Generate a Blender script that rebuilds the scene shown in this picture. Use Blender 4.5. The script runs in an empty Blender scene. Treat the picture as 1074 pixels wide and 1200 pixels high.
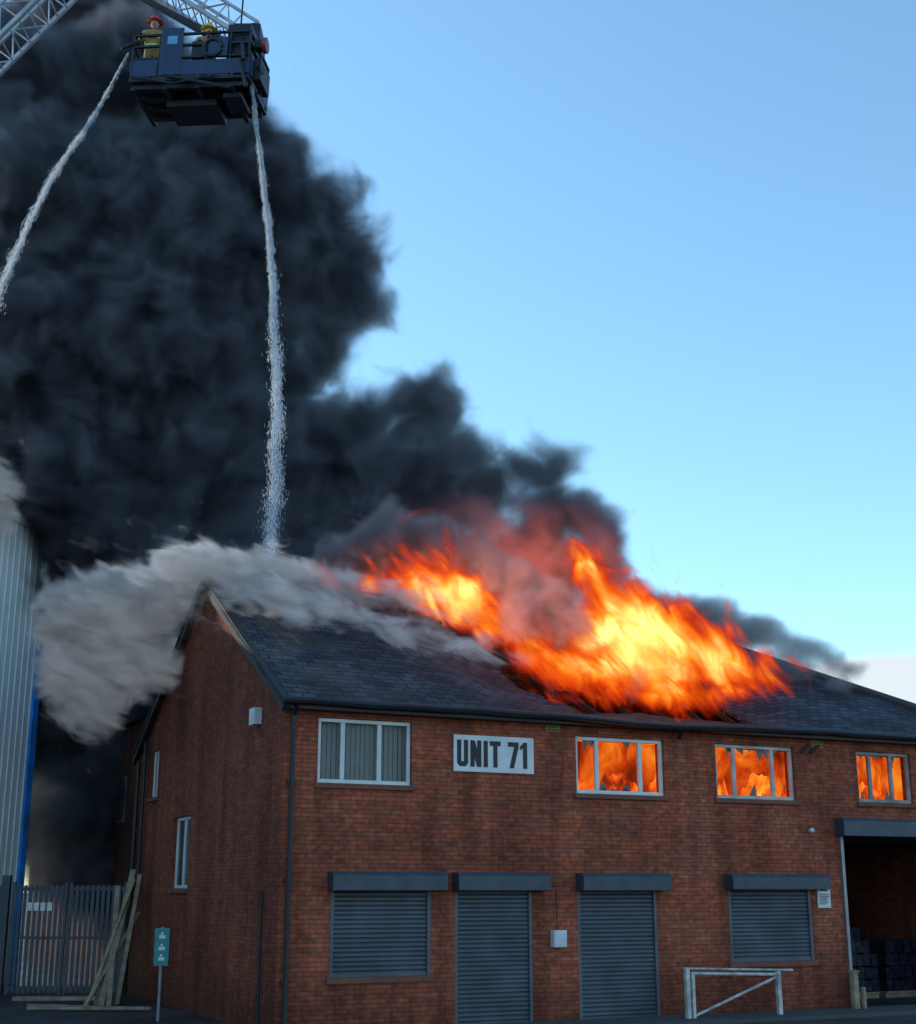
import bpy, bmesh, math, random
from mathutils import Vector, Matrix, noise
random.seed(7)
S=bpy.context.scene
S.view_settings.view_transform='Standard'; S.view_settings.look='None'; S.view_settings.exposure=0
COL=S.collection

# ------------------------------------------------------------ material helpers
def newmat(name):
    m=bpy.data.materials.new(name); m.use_nodes=True
    nt=m.node_tree; b=nt.nodes.get('Principled BSDF')
    return m,nt,b
def N(nt,t,**k):
    n=nt.nodes.new(t)
    for a,v in k.items(): setattr(n,a,v)
    return n
def ramp(nt,fac,stops):
    r=N(nt,'ShaderNodeValToRGB')
    e=r.color_ramp.elements
    while len(e)<len(stops): e.new(0.5)
    for i,(p,c) in enumerate(stops):
        e[i].position=p; e[i].color=(*c,1)
    nt.links.new(fac,r.inputs[0]); return r.outputs[0]
def math_(nt,op,a,b=None,clamp=False):
    n=N(nt,'ShaderNodeMath',operation=op,use_clamp=clamp)
    for i,v in enumerate((a,b)):
        if v is None: continue
        if isinstance(v,(int,float)): n.inputs[i].default_value=v
        else: nt.links.new(v,n.inputs[i])
    return n.outputs[0]
def maprange(nt,v,a,b,c,d,interp='SMOOTHSTEP'):
    n=N(nt,'ShaderNodeMapRange',interpolation_type=interp)
    nt.links.new(v,n.inputs[0])
    for i,x in enumerate((a,b,c,d)): n.inputs[i+1].default_value=x
    return n.outputs[0]
def ellip(nt,g,c,r,a=.2,b=1.0):
    L=nt.links
    vs=N(nt,'ShaderNodeVectorMath',operation='SUBTRACT'); L.new(g.outputs['Position'],vs.inputs[0]); vs.inputs[1].default_value=c
    vd=N(nt,'ShaderNodeVectorMath',operation='DIVIDE'); L.new(vs.outputs[0],vd.inputs[0]); vd.inputs[1].default_value=r
    ln=N(nt,'ShaderNodeVectorMath',operation='LENGTH'); L.new(vd.outputs[0],ln.inputs[0])
    return maprange(nt,ln.outputs['Value'],a,b,1,0)
def simple(name,col,rough=0.6,metal=0.0,var=0.25,scale=3.0,bump=0.0,bscale=30):
    m,nt,b=newmat(name)
    tc=N(nt,'ShaderNodeTexCoord'); no=N(nt,'ShaderNodeTexNoise'); no.inputs['Scale'].default_value=scale; no.inputs['Detail'].default_value=6
    nt.links.new(tc.outputs['Object'],no.inputs['Vector'])
    lo=tuple(c*(1-var) for c in col); hi=tuple(min(1,c*(1+var)) for c in col)
    c=ramp(nt,no.outputs['Fac'],[(0.3,lo),(0.7,hi)])
    nt.links.new(c,b.inputs['Base Color'])
    b.inputs['Roughness'].default_value=rough; b.inputs['Metallic'].default_value=metal
    if bump:
        n2=N(nt,'ShaderNodeTexNoise'); n2.inputs['Scale'].default_value=bscale; nt.links.new(tc.outputs['Object'],n2.inputs['Vector'])
        bp=N(nt,'ShaderNodeBump'); bp.inputs['Strength'].default_value=bump; bp.inputs['Distance'].default_value=0.02
        nt.links.new(n2.outputs['Fac'],bp.inputs['Height']); nt.links.new(bp.outputs[0],b.inputs['Normal'])
    return m
def brickmat(name,axis,dark=1.0):
    m,nt,b=newmat(name); L=nt.links
    tc=N(nt,'ShaderNodeTexCoord'); sp=N(nt,'ShaderNodeSeparateXYZ'); L.new(tc.outputs['Object'],sp.inputs[0])
    cb=N(nt,'ShaderNodeCombineXYZ'); L.new(sp.outputs[axis],cb.inputs[0]); L.new(sp.outputs[2],cb.inputs[1])
    br=N(nt,'ShaderNodeTexBrick'); L.new(cb.outputs[0],br.inputs['Vector'])
    br.inputs['Scale'].default_value=1; br.inputs['Brick Width'].default_value=.225; br.inputs['Row Height'].default_value=.075
    br.inputs['Mortar Size'].default_value=.009; br.inputs['Mortar Smooth'].default_value=.3; br.inputs['Bias'].default_value=-.1
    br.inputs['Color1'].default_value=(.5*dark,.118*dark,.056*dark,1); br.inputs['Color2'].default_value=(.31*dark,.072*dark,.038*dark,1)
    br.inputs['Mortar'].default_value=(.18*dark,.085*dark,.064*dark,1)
    n=N(nt,'ShaderNodeTexNoise'); n.inputs['Scale'].default_value=.55; n.inputs['Detail'].default_value=8; L.new(tc.outputs['Object'],n.inputs['Vector'])
    st=ramp(nt,n.outputs['Fac'],[(.3,(.62,.58,.58)),(.55,(.97,.97,.97)),(.75,(1.2,1.15,1.1))])
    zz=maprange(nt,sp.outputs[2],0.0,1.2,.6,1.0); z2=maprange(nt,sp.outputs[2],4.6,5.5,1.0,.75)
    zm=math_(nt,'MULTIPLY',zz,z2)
    n3=N(nt,'ShaderNodeTexNoise'); n3.inputs['Scale'].default_value=9; n3.inputs['Detail'].default_value=4; L.new(cb.outputs[0],n3.inputs['Vector'])
    v3=maprange(nt,n3.outputs['Fac'],.3,.7,.75,1.2); zm=math_(nt,'MULTIPLY',zm,v3)
    mp=N(nt,'ShaderNodeMapping'); mp.inputs['Scale'].default_value=(2.2,.22,1); L.new(cb.outputs[0],mp.inputs[0])
    n4=N(nt,'ShaderNodeTexNoise'); n4.inputs['Scale'].default_value=1; n4.inputs['Detail'].default_value=5; L.new(mp.outputs[0],n4.inputs['Vector'])
    zm=math_(nt,'MULTIPLY',zm,maprange(nt,n4.outputs['Fac'],.35,.6,.72,1.08))
    mx=N(nt,'ShaderNodeMix',data_type='RGBA',blend_type='MULTIPLY'); mx.inputs[0].default_value=1
    L.new(br.outputs['Color'],mx.inputs[6]); L.new(st,mx.inputs[7])
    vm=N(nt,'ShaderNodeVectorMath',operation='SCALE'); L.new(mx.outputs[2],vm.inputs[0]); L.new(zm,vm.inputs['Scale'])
    L.new(vm.outputs[0],b.inputs['Base Color']); b.inputs['Roughness'].default_value=.9; b.inputs['Specular IOR Level'].default_value=.25
    bp=N(nt,'ShaderNodeBump',invert=True); bp.inputs['Strength'].default_value=.7; bp.inputs['Distance'].default_value=.012
    L.new(br.outputs['Fac'],bp.inputs['Height']); L.new(bp.outputs[0],b.inputs['Normal'])
    return m
def slatemat(name):
    m,nt,b=newmat(name); L=nt.links
    tc=N(nt,'ShaderNodeTexCoord'); mp=N(nt,'ShaderNodeMapping'); mp.inputs['Scale'].default_value=(1,1.155,0)
    L.new(tc.outputs['Object'],mp.inputs[0])
    br=N(nt,'ShaderNodeTexBrick'); L.new(mp.outputs[0],br.inputs['Vector']); br.inputs['Scale'].default_value=1
    br.inputs['Brick Width'].default_value=.28; br.inputs['Row Height'].default_value=.2; br.inputs['Mortar Size'].default_value=.016
    br.inputs['Mortar Smooth'].default_value=.5
    br.inputs['Color1'].default_value=(.075,.078,.095,1); br.inputs['Color2'].default_value=(.026,.028,.038,1); br.inputs['Mortar'].default_value=(.008,.008,.01,1)
    n=N(nt,'ShaderNodeTexNoise'); n.inputs['Scale'].default_value=.8; n.inputs['Detail'].default_value=8; L.new(tc.outputs['Object'],n.inputs['Vector'])
    st=ramp(nt,n.outputs['Fac'],[(.3,(.45,.45,.45)),(.7,(1.3,1.3,1.35))])
    mx=N(nt,'ShaderNodeMix',data_type='RGBA',blend_type='MULTIPLY'); mx.inputs[0].default_value=1
    L.new(br.outputs['Color'],mx.inputs[6]); L.new(st,mx.inputs[7]); L.new(mx.outputs[2],b.inputs['Base Color'])
    b.inputs['Roughness'].default_value=.75; b.inputs['Specular IOR Level'].default_value=.3
    bp=N(nt,'ShaderNodeBump',invert=True); bp.inputs['Strength'].default_value=1; bp.inputs['Distance'].default_value=.03
    L.new(br.outputs['Fac'],bp.inputs['Height']); L.new(bp.outputs[0],b.inputs['Normal'])
    return m
FLAME=[(0.0,(0.03,.004,.001)),(.36,(.2,.014,.002)),(.45,(.7,.06,.005)),(.55,(1.1,.2,.012)),(.66,(1.3,.45,.035)),(.8,(1.7,1.0,.25))]
def firesurf(name,scale=1.3,strength=1.0,off=0.0,dist=.6):
    m,nt,b=newmat(name); L=nt.links
    g=N(nt,'ShaderNodeNewGeometry'); mp=N(nt,'ShaderNodeMapping'); mp.inputs['Scale'].default_value=(1,1,.7); mp.inputs['Rotation'].default_value=(0,.5,0)
    L.new(g.outputs['Position'],mp.inputs[0])
    n=N(nt,'ShaderNodeTexNoise'); n.inputs['Scale'].default_value=scale; n.inputs['Detail'].default_value=8; n.inputs['Roughness'].default_value=.62; n.inputs['Distortion'].default_value=dist
    L.new(mp.outputs[0],n.inputs['Vector'])
    v=math_(nt,'ADD',n.outputs['Fac'],off)
    c=ramp(nt,v,FLAME)
    b.inputs['Base Color'].default_value=(.01,.01,.01,1); b.inputs['Roughness'].default_value=1
    L.new(c,b.inputs['Emission Color']); b.inputs['Emission Strength'].default_value=strength
    return m

# ------------------------------------------------------------ mesh builder
class MB:
    def __init__(s): s.v=[];s.f=[];s.m=[]
    def add(s,vs,fs,m=0):
        o=len(s.v); s.v+= [tuple(v) for v in vs]
        for f in fs: s.f.append([i+o for i in f]); s.m.append(m)
    def box(s,x0,x1,y0,y1,z0,z1,m=0,M=None):
        vs=[Vector(p) for p in((x0,y0,z0),(x1,y0,z0),(x1,y1,z0),(x0,y1,z0),(x0,y0,z1),(x1,y0,z1),(x1,y1,z1),(x0,y1,z1))]
        if M: vs=[M@v for v in vs]
        s.add(vs,[(0,3,2,1),(4,5,6,7),(0,1,5,4),(1,2,6,5),(2,3,7,6),(3,0,4,7)],m)
    def cyl(s,p,q,r,m=0,n=8,r2=None):
        p=Vector(p);q=Vector(q); d=(q-p); r2=r if r2 is None else r2
        R=d.to_track_quat('Z','Y').to_matrix(); vs=[]
        for c,rr in((p,r),(q,r2)):
            for i in range(n):
                a=2*math.pi*i/n; vs.append(c+R@Vector((math.cos(a)*rr,math.sin(a)*rr,0)))
        fs=[(i,(i+1)%n,n+(i+1)%n,n+i) for i in range(n)]+[tuple(range(n-1,-1,-1)),tuple(range(n,2*n))]
        s.add(vs,fs,m)
    def beam(s,p,q,w,h,m=0):
        p=Vector(p);q=Vector(q); d=q-p; R=d.to_track_quat('Y','Z').to_matrix().to_4x4(); M=Matrix.Translation(p)@R
        s.box(-w/2,w/2,0,d.length,-h/2,h/2,m,M)
    def sph(s,c,r,m=0,sub=2,sc=(1,1,1)):
        bm=bmesh.new(); bmesh.ops.create_icosphere(bm,subdivisions=sub,radius=r)
        s.add([Vector(c)+Vector((v.co.x*sc[0],v.co.y*sc[1],v.co.z*sc[2])) for v in bm.verts],[[v.index for v in f.verts] for f in bm.faces],m); bm.free()
    def obj(s,name,mats,parent=None,bevel=0,smooth=False):
        me=bpy.data.meshes.new(name); me.from_pydata(s.v,[],s.f)
        for m in (mats if isinstance(mats,(list,tuple)) else [mats]): me.materials.append(m)
        for p,i in zip(me.polygons,s.m): p.material_index=i; p.use_smooth=smooth
        me.update(); ob=bpy.data.objects.new(name,me); COL.objects.link(ob)
        if parent: ob.parent=parent
        if bevel:
            b=ob.modifiers.new('bevel','BEVEL'); b.width=bevel; b.segments=2; b.limit_method='ANGLE'
        return ob
def empty(name,loc=(0,0,0),rot=0):
    e=bpy.data.objects.new(name,None); COL.objects.link(e); e.location=loc; e.rotation_euler=(0,0,rot); return e
SITE=(-2.943,23.3,0); ROT=math.atan2(.431,.902)
def loc2w(X,Y,z): return (SITE[0]+.902*X-.431*Y, SITE[1]+.431*X+.902*Y, z)

# ------------------------------------------------------------ materials
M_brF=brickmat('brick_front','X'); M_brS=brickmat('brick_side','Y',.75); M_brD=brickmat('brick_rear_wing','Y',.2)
M_slate=slatemat('slate'); M_black=simple('black_gutter',(.012,.012,.014),.5)
M_white=simple('white_upvc',(.68,.69,.7),.35,var=.12); M_sill=simple('terracotta_sill',(.2,.07,.045),.8,bump=.3)
M_shut=simple('grey_shutter',(.095,.11,.13),.5,.3,var=.25,scale=1.5); M_hood=simple('shutter_hood',(.055,.07,.09),.45,.3,var=.2)
M_int=simple('dark_interior',(.02,.02,.022),.9); M_char=simple('charred_timber',(.008,.007,.006),.9,bump=.6)
M_metal=simple('galvanised_steel',(.3,.32,.34),.45,.6)
M_fire=firesurf('room_fire',1.0,.75,-.01,.5); M_fire2=firesurf('room_flames',2.4,.95,.0,.5); M_ember=firesurf('ember_bed',1.2,1.0,.03)

# ------------------------------------------------------------ brick building
B=empty('brick_industrial_unit',SITE,ROT)
LEN=16.5; DEP=10.7; EZ=5.4; RZ=8.5
def wallgrid(mb,a0,a1,z0,z1,holes,axis,thick=.3,m=0):
    A=sorted({a0,a1,*[h[0] for h in holes],*[h[1] for h in holes]}); Z=sorted({z0,z1,*[h[2] for h in holes],*[h[3] for h in holes]})
    P=(lambda a,d,z:(a,d,z)) if axis=='X' else (lambda a,d,z:(d,a,z))
    for i in range(len(A)-1):
        for j in range(len(Z)-1):
            ca=(A[i]+A[i+1])/2; cz=(Z[j]+Z[j+1])/2
            if any(h[0]<ca<h[1] and h[2]<cz<h[3] for h in holes): continue
            for d in (0,thick):
                mb.add([P(A[i],d,Z[j]),P(A[i+1],d,Z[j]),P(A[i+1],d,Z[j+1]),P(A[i],d,Z[j+1])],[(0,1,2,3)],m)
    for h in holes:
        c=[(h[0],h[2]),(h[1],h[2]),(h[1],h[3]),(h[0],h[3])]
        for k in range(4):
            p,q=c[k],c[(k+1)%4]
            mb.add([P(p[0],0,p[1]),P(q[0],0,q[1]),P(q[0],thick,q[1]),P(p[0],thick,p[1])],[(0,1,2,3)],m)
WIN=[(.61,2.36,4.03,5.14),(5.70,7.66,4.0,5.06),(8.86,10.79,4.0,5.06),(12.41,13.88,4.02,5.06)]
SH=[(.91,2.74,.87,2.3),(3.2,4.72,.0,2.3),(5.66,7.36,.0,2.3),(9.0,10.98,.95,2.3)]
GAR=(11.85,15.6,0,3.35)
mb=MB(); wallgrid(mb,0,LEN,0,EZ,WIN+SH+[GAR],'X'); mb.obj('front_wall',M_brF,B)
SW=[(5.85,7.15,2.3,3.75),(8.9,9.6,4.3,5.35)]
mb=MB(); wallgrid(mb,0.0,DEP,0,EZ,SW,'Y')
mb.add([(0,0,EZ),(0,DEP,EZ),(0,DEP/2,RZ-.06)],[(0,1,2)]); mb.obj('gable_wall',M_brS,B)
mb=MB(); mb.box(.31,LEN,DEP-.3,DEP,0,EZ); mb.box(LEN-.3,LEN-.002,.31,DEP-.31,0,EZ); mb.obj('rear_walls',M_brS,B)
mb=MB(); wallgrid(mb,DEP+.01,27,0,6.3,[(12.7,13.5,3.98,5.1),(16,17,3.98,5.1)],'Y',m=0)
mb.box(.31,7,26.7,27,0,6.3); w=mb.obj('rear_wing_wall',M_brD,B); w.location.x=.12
mb=MB(); mb.add([(-.1,DEP,6.25),(-.1,27.2,6.25),(4,27.2,8.2),(4,DEP,8.2),(8,DEP,6.25),(8,27.2,6.25)],[(0,1,2,3),(3,2,5,4)]); mb.obj('rear_wing_roof',M_slate,B)
mb=MB(); mb.box(.5,6.8,DEP+.2,26.5,2.9,3.0); mb.obj('rear_wing_floor',M_int,B)

# windows
def window(x0,x1,z0,z1,name,axis='X',mull=(.27,.73),fr=.07,mat=None,off=0):
    mb=MB()
    def bx(a0,a1,c0,c1,d0,d1,m=0):
        if axis=='X': mb.box(a0,a1,d0,d1,c0,c1,m)
        else: mb.box(d0,d1,a0,a1,c0,c1,m)
    e=.004
    bx(x0+e,x1-e,z0+e,z0+fr,.06,.13); bx(x0+e,x1-e,z1-fr,z1-e,.06,.13)
    bx(x0+e,x0+fr,z0+fr,z1-fr,.06,.13); bx(x1-fr,x1-e,z0+fr,z1-fr,.06,.13)
    for k in mull:
        c=x0+(x1-x0)*k; bx(c-.04,c+.04,z0+fr,z1-fr,.062,.128)
    o=mb.obj(name,mat or M_white,B,bevel=.006); o.location.x=off
    mb=MB()
    if axis=='X': mb.box(x0-.06,x1+.06,-.05,.055,z0-.09,z0-.003)
    else: mb.box(-.05,.055,x0-.06,x1+.06,z0-.09,z0-.003)
    o=mb.obj(name+'_sill',M_sill,B,bevel=.008); o.location.x=off
M_dimw=simple('sooted_frame',(.3,.29,.28),.6,var=.5,scale=2); M_smf=simple('smoked_frame',(.5,.47,.43),.5,var=.35,scale=2)
for i,w in enumerate(WIN): window(*w,'front_window_%d'%(i+1),mull=((.27,.66) if i in (0,3) else (.25,.74)),mat=M_white if i<2 else M_dimw if i==3 else M_smf)
window(5.85,7.15,2.3,3.75,'stair_window','Y',(.5,)); window(8.9,9.6,4.3,5.35,'side_window','Y',(.5,))
for a in((12.7,13.5,3.98,5.1),(16,17,3.98,5.1)):
    window(*a,'wing_window','Y',(.5,),mat=M_dimw,off=.12)
M_glass,nt,b=newmat('window_glass'); b.inputs['Roughness'].default_value=.08
no=N(nt,'ShaderNodeTexNoise'); no.inputs['Scale'].default_value=2.0
cr=ramp(nt,no.outputs['Fac'],[(.3,(.02,.025,.03)),(.7,(.07,.08,.09))]); nt.links.new(cr,b.inputs['Base Color'])
mb=MB(); mb.box(.095,.105,5.9,7.1,2.35,3.7); mb.box(.095,.105,8.95,9.55,4.35,5.3); mb.box(.215,.225,12.75,13.45,4.03,5.05); mb.box(.215,.225,16.05,16.95,4.03,5.05)
mb.obj('side_glazing',M_glass,B)
M_blind=simple('vertical_blinds',(.36,.37,.35),.8,var=.15,scale=1.5)
mb=MB()
x=.66
while x<2.3:
    mb.box(x,x+.085,.2,.206,4.08,5.1,0,Matrix.Translation((x+.04,.2,0))@Matrix.Rotation(random.uniform(.1,.35),4,'Z')@Matrix.Translation((-x-.04,-.2,0))); x+=.089
mb.obj('blinds',M_blind,B)
M_pane,nt,b=newmat('clear_pane'); b.inputs['Roughness'].default_value=.03; b.inputs['Transmission Weight'].default_value=1; b.inputs['IOR'].default_value=1.2
b.inputs['Base Color'].default_value=(.8,.84,.85,1)
mb=MB(); mb.box(.66,2.31,.094,.1,4.08,5.09); mb.obj('office_pane',M_pane,B)
mb=MB()
for (x0,x1,z0,z1) in WIN[1:]:
    for k in range(9):
        sx=random.uniform(x0+.1,x1-.2); top=random.random()<.5
        z=z1-.07 if top else z0+.07; h=random.uniform(.05,.28)*(-1 if top else 1); ww=random.uniform(.08,.22)
        mb.add([(sx,.095,z),(sx+ww,.095,z),(sx+ww*random.random(),.095,z+h)],[(0,1,2)])
mb.obj('broken_panes',M_glass,B)
# rooms
mb=MB()
mb.box(.4,5.2,1.5,1.55,2.95,5.3); mb.box(.31,11.6,.31,DEP-.31,2.85,2.95); mb.box(11.601,LEN-.31,.31,DEP-.31,3.5,3.6); mb.box(5.2,5.25,.31,5,2.95,5.3)
mb.box(.4,5.0,.4,DEP-.4,5.3,5.35)
mb.obj('office_interior',M_int,B)
mb=MB(); mb.box(5.3,11.6,2.4,2.45,2.96,5.25); mb.box(11.601,LEN-.4,2.4,2.45,3.61,5.25); mb.obj('burning_room_back',M_fire,B)
mb=MB()
for k,(x0,x1,z0,z1) in enumerate(WIN[1:]):
    for layer in range(2):
        yy=.7+layer*.7; n=60; zb=3.0 if k<2 else 3.61
        for i in range(n):
            xa=x0-.5+(x1-x0+1)*i/n; xb=xa+(x1-x0+1)/n
            H=lambda q: min(5.2,4.0+.35*layer+.9*noise.noise(Vector((q*1.3+9,layer*3.1,k)))+.45*noise.noise(Vector((q*3.5,layer,k)))+.2*noise.noise(Vector((q*9,layer,k))))
            ya=yy+.15*math.sin(xa*3+layer); yb=yy+.15*math.sin(xb*3+layer)
            mb.add([(xa,ya,zb),(xb,yb,zb),(xb,yb+.1,H(xb)),(xa,ya+.1,H(xa))],[(0,1,2,3)])
mb.obj('room_flames',M_fire2,B)
mb=MB()
for x in (5.9,9.3,13.5): mb.beam((x,1.7,5.2),(x+random.uniform(-.6,.6),2.2,random.uniform(3.7,4.2)),.05,.07)
mb.obj('fallen_joists',M_char,B)

# shutters with slats
mb=MB()
for (x0,x1,z0,z1) in SH:
    z=z0+.02
    while z<z1:
        h=.075; zt=min(z+h,z1)
        pr=[(.055,z),(.035,z+.02),(.035,z+.05),(.055,z+.068),(.06,zt)]
        for (d0,c0),(d1,c1) in zip(pr[:-1],pr[1:]):
            mb.add([(x0+.04,d0,c0),(x1-.04,d0,c0),(x1-.04,d1,c1),(x0+.04,d1,c1)],[(0,1,2,3)])
        z+=h
    mb.box(x0+.002,x0+.06,.0,.10,z0+.002,z1); mb.box(x1-.06,x1-.002,.0,.10,z0+.002,z1); mb.box(x0+.06,x1-.06,.02,.08,z0+.002,z0+.06)
mb.obj('roller_shutters',M_shut,B)
mb=MB()
for (x0,x1,z0,z1) in [(.84,2.94,2.26,2.57),(3.15,4.97,2.26,2.57),(5.64,7.54,2.26,2.57),(8.93,11.28,2.28,2.57),(11.72,15.8,3.32,3.68)]:
    mb.add([(x0,0-.001,z0),(x1,-.001,z0),(x1,-.28,z0),(x0,-.28,z0),(x0,-.001,z1),(x1,-.001,z1),(x1,-.22,z1),(x0,-.22,z1),(x0,-.28,z1-.07),(x1,-.28,z1-.07)],
      [(0,1,2,3),(3,2,9,8),(8,9,6,7),(7,6,5,4),(0,3,8,7,4),(1,5,6,9,2)])
mb.obj('shutter_hoods',M_hood,B,bevel=.01)
mb=MB()
for (x0,x1,z0,z1) in [SH[0],SH[3]]: mb.box(x0-.05,x1+.05,-.04,.03,z0-.09,z0)
mb.obj('shutter_sills',M_sill,B)
mb=MB(); mb.box(11.79,11.86,-.06,.1,0,3.32); mb.box(15.6,15.7,-.06,.1,0,3.32); mb.obj('garage_door_rails',M_metal,B)
# eaves, gutters, pipes
mb=MB(); mb.box(-.12,LEN+.25,-.22,-.003,5.24,5.38)
for i in range(60):
    x0=-.15+(LEN+.45)*i/60; x1=-.15+(LEN+.45)*(i+1)/60
    zf=lambda x:5.36-.07*math.exp(-((x-7.5)/1.6)**2)+.02*noise.noise(Vector((x,0,0)))
    mb.cyl((x0,-.32,zf(x0)),(x1,-.32,zf(x1)),.06,n=8)
for p in [((.13,-.09,0),(.13,-.09,5.15)),((.13,-.09,5.15),(.13,-.3,5.32)),((7.95,-.3,5.3),(7.95,-.1,5.1))]: mb.cyl(*p,.042)
for z in (.8,2.4,4): mb.box(.06,.2,-.1,-.002,z,z+.06)
mb.cyl((-.07,.7,0),(-.07,.7,2.25),.03); mb.cyl((-.09,10.55,0),(-.09,10.55,5.2),.055); mb.cyl((-.09,9.9,2.5),(-.09,10.55,2.2),.04); mb.cyl((-.09,9.9,2.5),(-.09,9.9,5.6),.04)
mb.beam((-.08,-.3,5.26),(-.08,DEP/2,RZ+.0),.12,.2); mb.beam((-.08,DEP+.3,5.26),(-.08,DEP/2,RZ+.0),.12,.2)
mb.obj('gutters_and_fascia',M_black,B)
# roof
def slope(front=True):
    mb=MB(); nu=130; nv=40; YE=-.3; YR=DEP/2
    def P(i,j):
        q=j/nv; y=YE+(YR-YE)*q; x1=LEN+.3-(5.65)*q; x=-.16+(x1+.16)*i/nu
        z=5.36+(RZ-5.30)*q
        z+=.03*noise.noise(Vector((x*1.5,y*1.5,3)))
        d=abs(x-7.8)-2.2
        z-=.4*math.exp(-max(d,0)**2*.6)*math.sin(math.pi*min(q*1.2,1))
        if not front: y=DEP-y
        return (x,y,z)
    idx={}; vs=[]
    for i in range(nu+1):
        for j in range(nv+1): idx[i,j]=len(vs); vs.append(P(i,j))
    fs=[]
    for i in range(nu):
        for j in range(nv):
            x,y,z=P(i,j); q=j/nv
            n1=noise.noise(Vector((x*.9,y*.9,1)))*.9+noise.noise(Vector((x*3,y*3,5)))*.35
            L0=6.3-1.8*q; R0=9.9+1.2*q
            ins=min(x-L0,R0-x)+n1*.6
            if front and ins>0 and (q-.1)*4+n1*.3>0 : continue
            fs.append((idx[i,j],idx[i+1,j],idx[i+1,j+1],idx[i,j+1]))
    mb.add(vs,fs)
    o=mb.obj('front_roof_slope' if front else 'rear_roof_slope',M_slate,B)
    s=o.modifiers.new('s','SOLIDIFY'); s.thickness=.05
slope(True); slope(False)
mb=MB(); mb.add([(LEN+.3,-.3,5.36),(LEN+.3,DEP+.3,5.36),(LEN+.3-5.65,DEP/2,RZ+.06)],[(0,1,2)]); mb.obj('hip_end',M_slate,B)
mb=MB()
x=-.1
while x<4.6: mb.cyl((x,DEP/2,RZ+.05),(x+.43,DEP/2,RZ+.05),.11,n=8); x+=.45
mb.cyl((LEN+.25,-.28,5.42),(LEN-5.3,DEP/2,RZ+.08),.1,n=8)
mb.obj('ridge_tiles',simple('ridge_tile',(.05,.045,.05),.8),B,smooth=False)
mb=MB()
for k in range(5):
    x=6.5+k*.8
    q0=random.uniform(0,.1); q1=random.uniform(.2,.4)
    mb.beam((x,-.1+5.4*q0,5.2+3.1*q0),(x+random.uniform(-.15,.15),-.2+5.5*q1,5.1+3.0*q1),.05,.1)
mb.obj('charred_rafters',M_char,B)
mb=MB(); mb.box(5.3,11.5,.2,5.2,5.28,5.33); mb.obj('burning_ceiling',M_ember,B)
# wall furniture
mb=MB(); mb.box(5.09,5.35,-.14,-.001,1.29,1.58); mb.box(5.11,5.33,-.15,-.14,1.31,1.56); mb.obj('meter_box',M_white,B,bevel=.01)
mb=MB(); mb.box(-.14,-.001,1.3,1.62,5.12,5.42); mb.box(-.15,-.14,1.36,1.56,5.18,5.36); mb.obj('alarm_box',M_white,B,bevel=.015)
M_vent=simple('vent_brick',(.36,.24,.07),.8)
mb=MB()
for (x,z) in((5.05,5.1),(11.25,5.08)):
    mb.box(x,x+.3,-.02,-.001,z,z+.13)
    for i in range(5):
        for j in range(2): mb.box(x+.03+i*.053,x+.06+i*.053,-.024,-.02,z+.02+j*.055,z+.055+j*.055,1)
mb.obj('air_bricks',[M_vent,M_black],B)
mb=MB(); mb.sph((11.05,-.1,3.42),.05); mb.cyl((11.05,0,3.42),(11.05,-.1,3.42),.02)
mb.obj('wall_lamp',M_white,B)
mb=MB()
for xx in (10.9,11.15): mb.cyl((xx,-.1,4.95),(xx+.2,-.12,5.12),.03)
mb.cyl((5.22,-.02,1.58),(5.22,-.02,2.3),.008,n=6)
mb.obj('wall_cables',M_black,B)

# UNIT 71 sign
SG=empty('unit_number_sign',SITE,ROT)
M_letter=simple('black_vinyl',(.012,.012,.012),.5)
mb=MB(); mb.box(3.16,4.78,-.045,-.003,4.31,4.96); mb.obj('board',M_white,SG,bevel=.004)
mb=MB(); base=4.40; H=.47; cnt=[0]
def stroke(pts):
    cnt[0]+=1; y=-.048-.0004*cnt[0]; mb.add([(p[0],y,p[1]+base) for p in pts],[tuple(range(len(pts)))])
def R_(x0,x1,z0,z1): stroke([(x0,z0),(x1,z0),(x1,z1),(x0,z1)])
x=3.22; w=.22; s=.085
R_(x,x+s,.06,H); R_(x+w-s,x+w,.06,H); stroke([(x,.06),(x+.05,0),(x+w-.05,0),(x+w,.06),(x+w,.09),(x,.09)]); x+=w+.045
R_(x,x+s,0,H); R_(x+w-s,x+w,0,H); stroke([(x,H),(x+.09,H),(x+w,0),(x+w-.09,0)]); x+=w+.045
R_(x,x+s,0,H); x+=s+.04
R_(x+.07,x+.07+s,0,H); R_(x,x+w,H-.085,H); x+=w+.15
R_(x,x+w,H-.085,H); stroke([(x+w-.09,H-.08),(x+w,H-.08),(x+.12,0),(x+.03,0)]); x+=w+.03
R_(x+.06,x+.06+s,0,H); stroke([(x,H-.14),(x+.08,H-.09),(x+.08,H),(x,H-.07)])
mb.obj('lettering',M_letter,SG)
NS=empty('warning_notice_sign',SITE,ROT)
mb=MB(); mb.box(11.14,11.46,-.03,-.003,1.93,2.5); mb.obj('panel',M_white,NS,bevel=.003)
mb=MB()
for i in range(6): mb.box(11.18,11.42-random.uniform(0,.1),-.034,-.03,2.0+i*.035,2.015+i*.035)
mb.add([(11.2,-.0335,2.25),(11.4,-.0335,2.25),(11.3,-.0335,2.43)],[(0,1,2)])
mb.obj('print',M_letter,NS)

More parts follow.
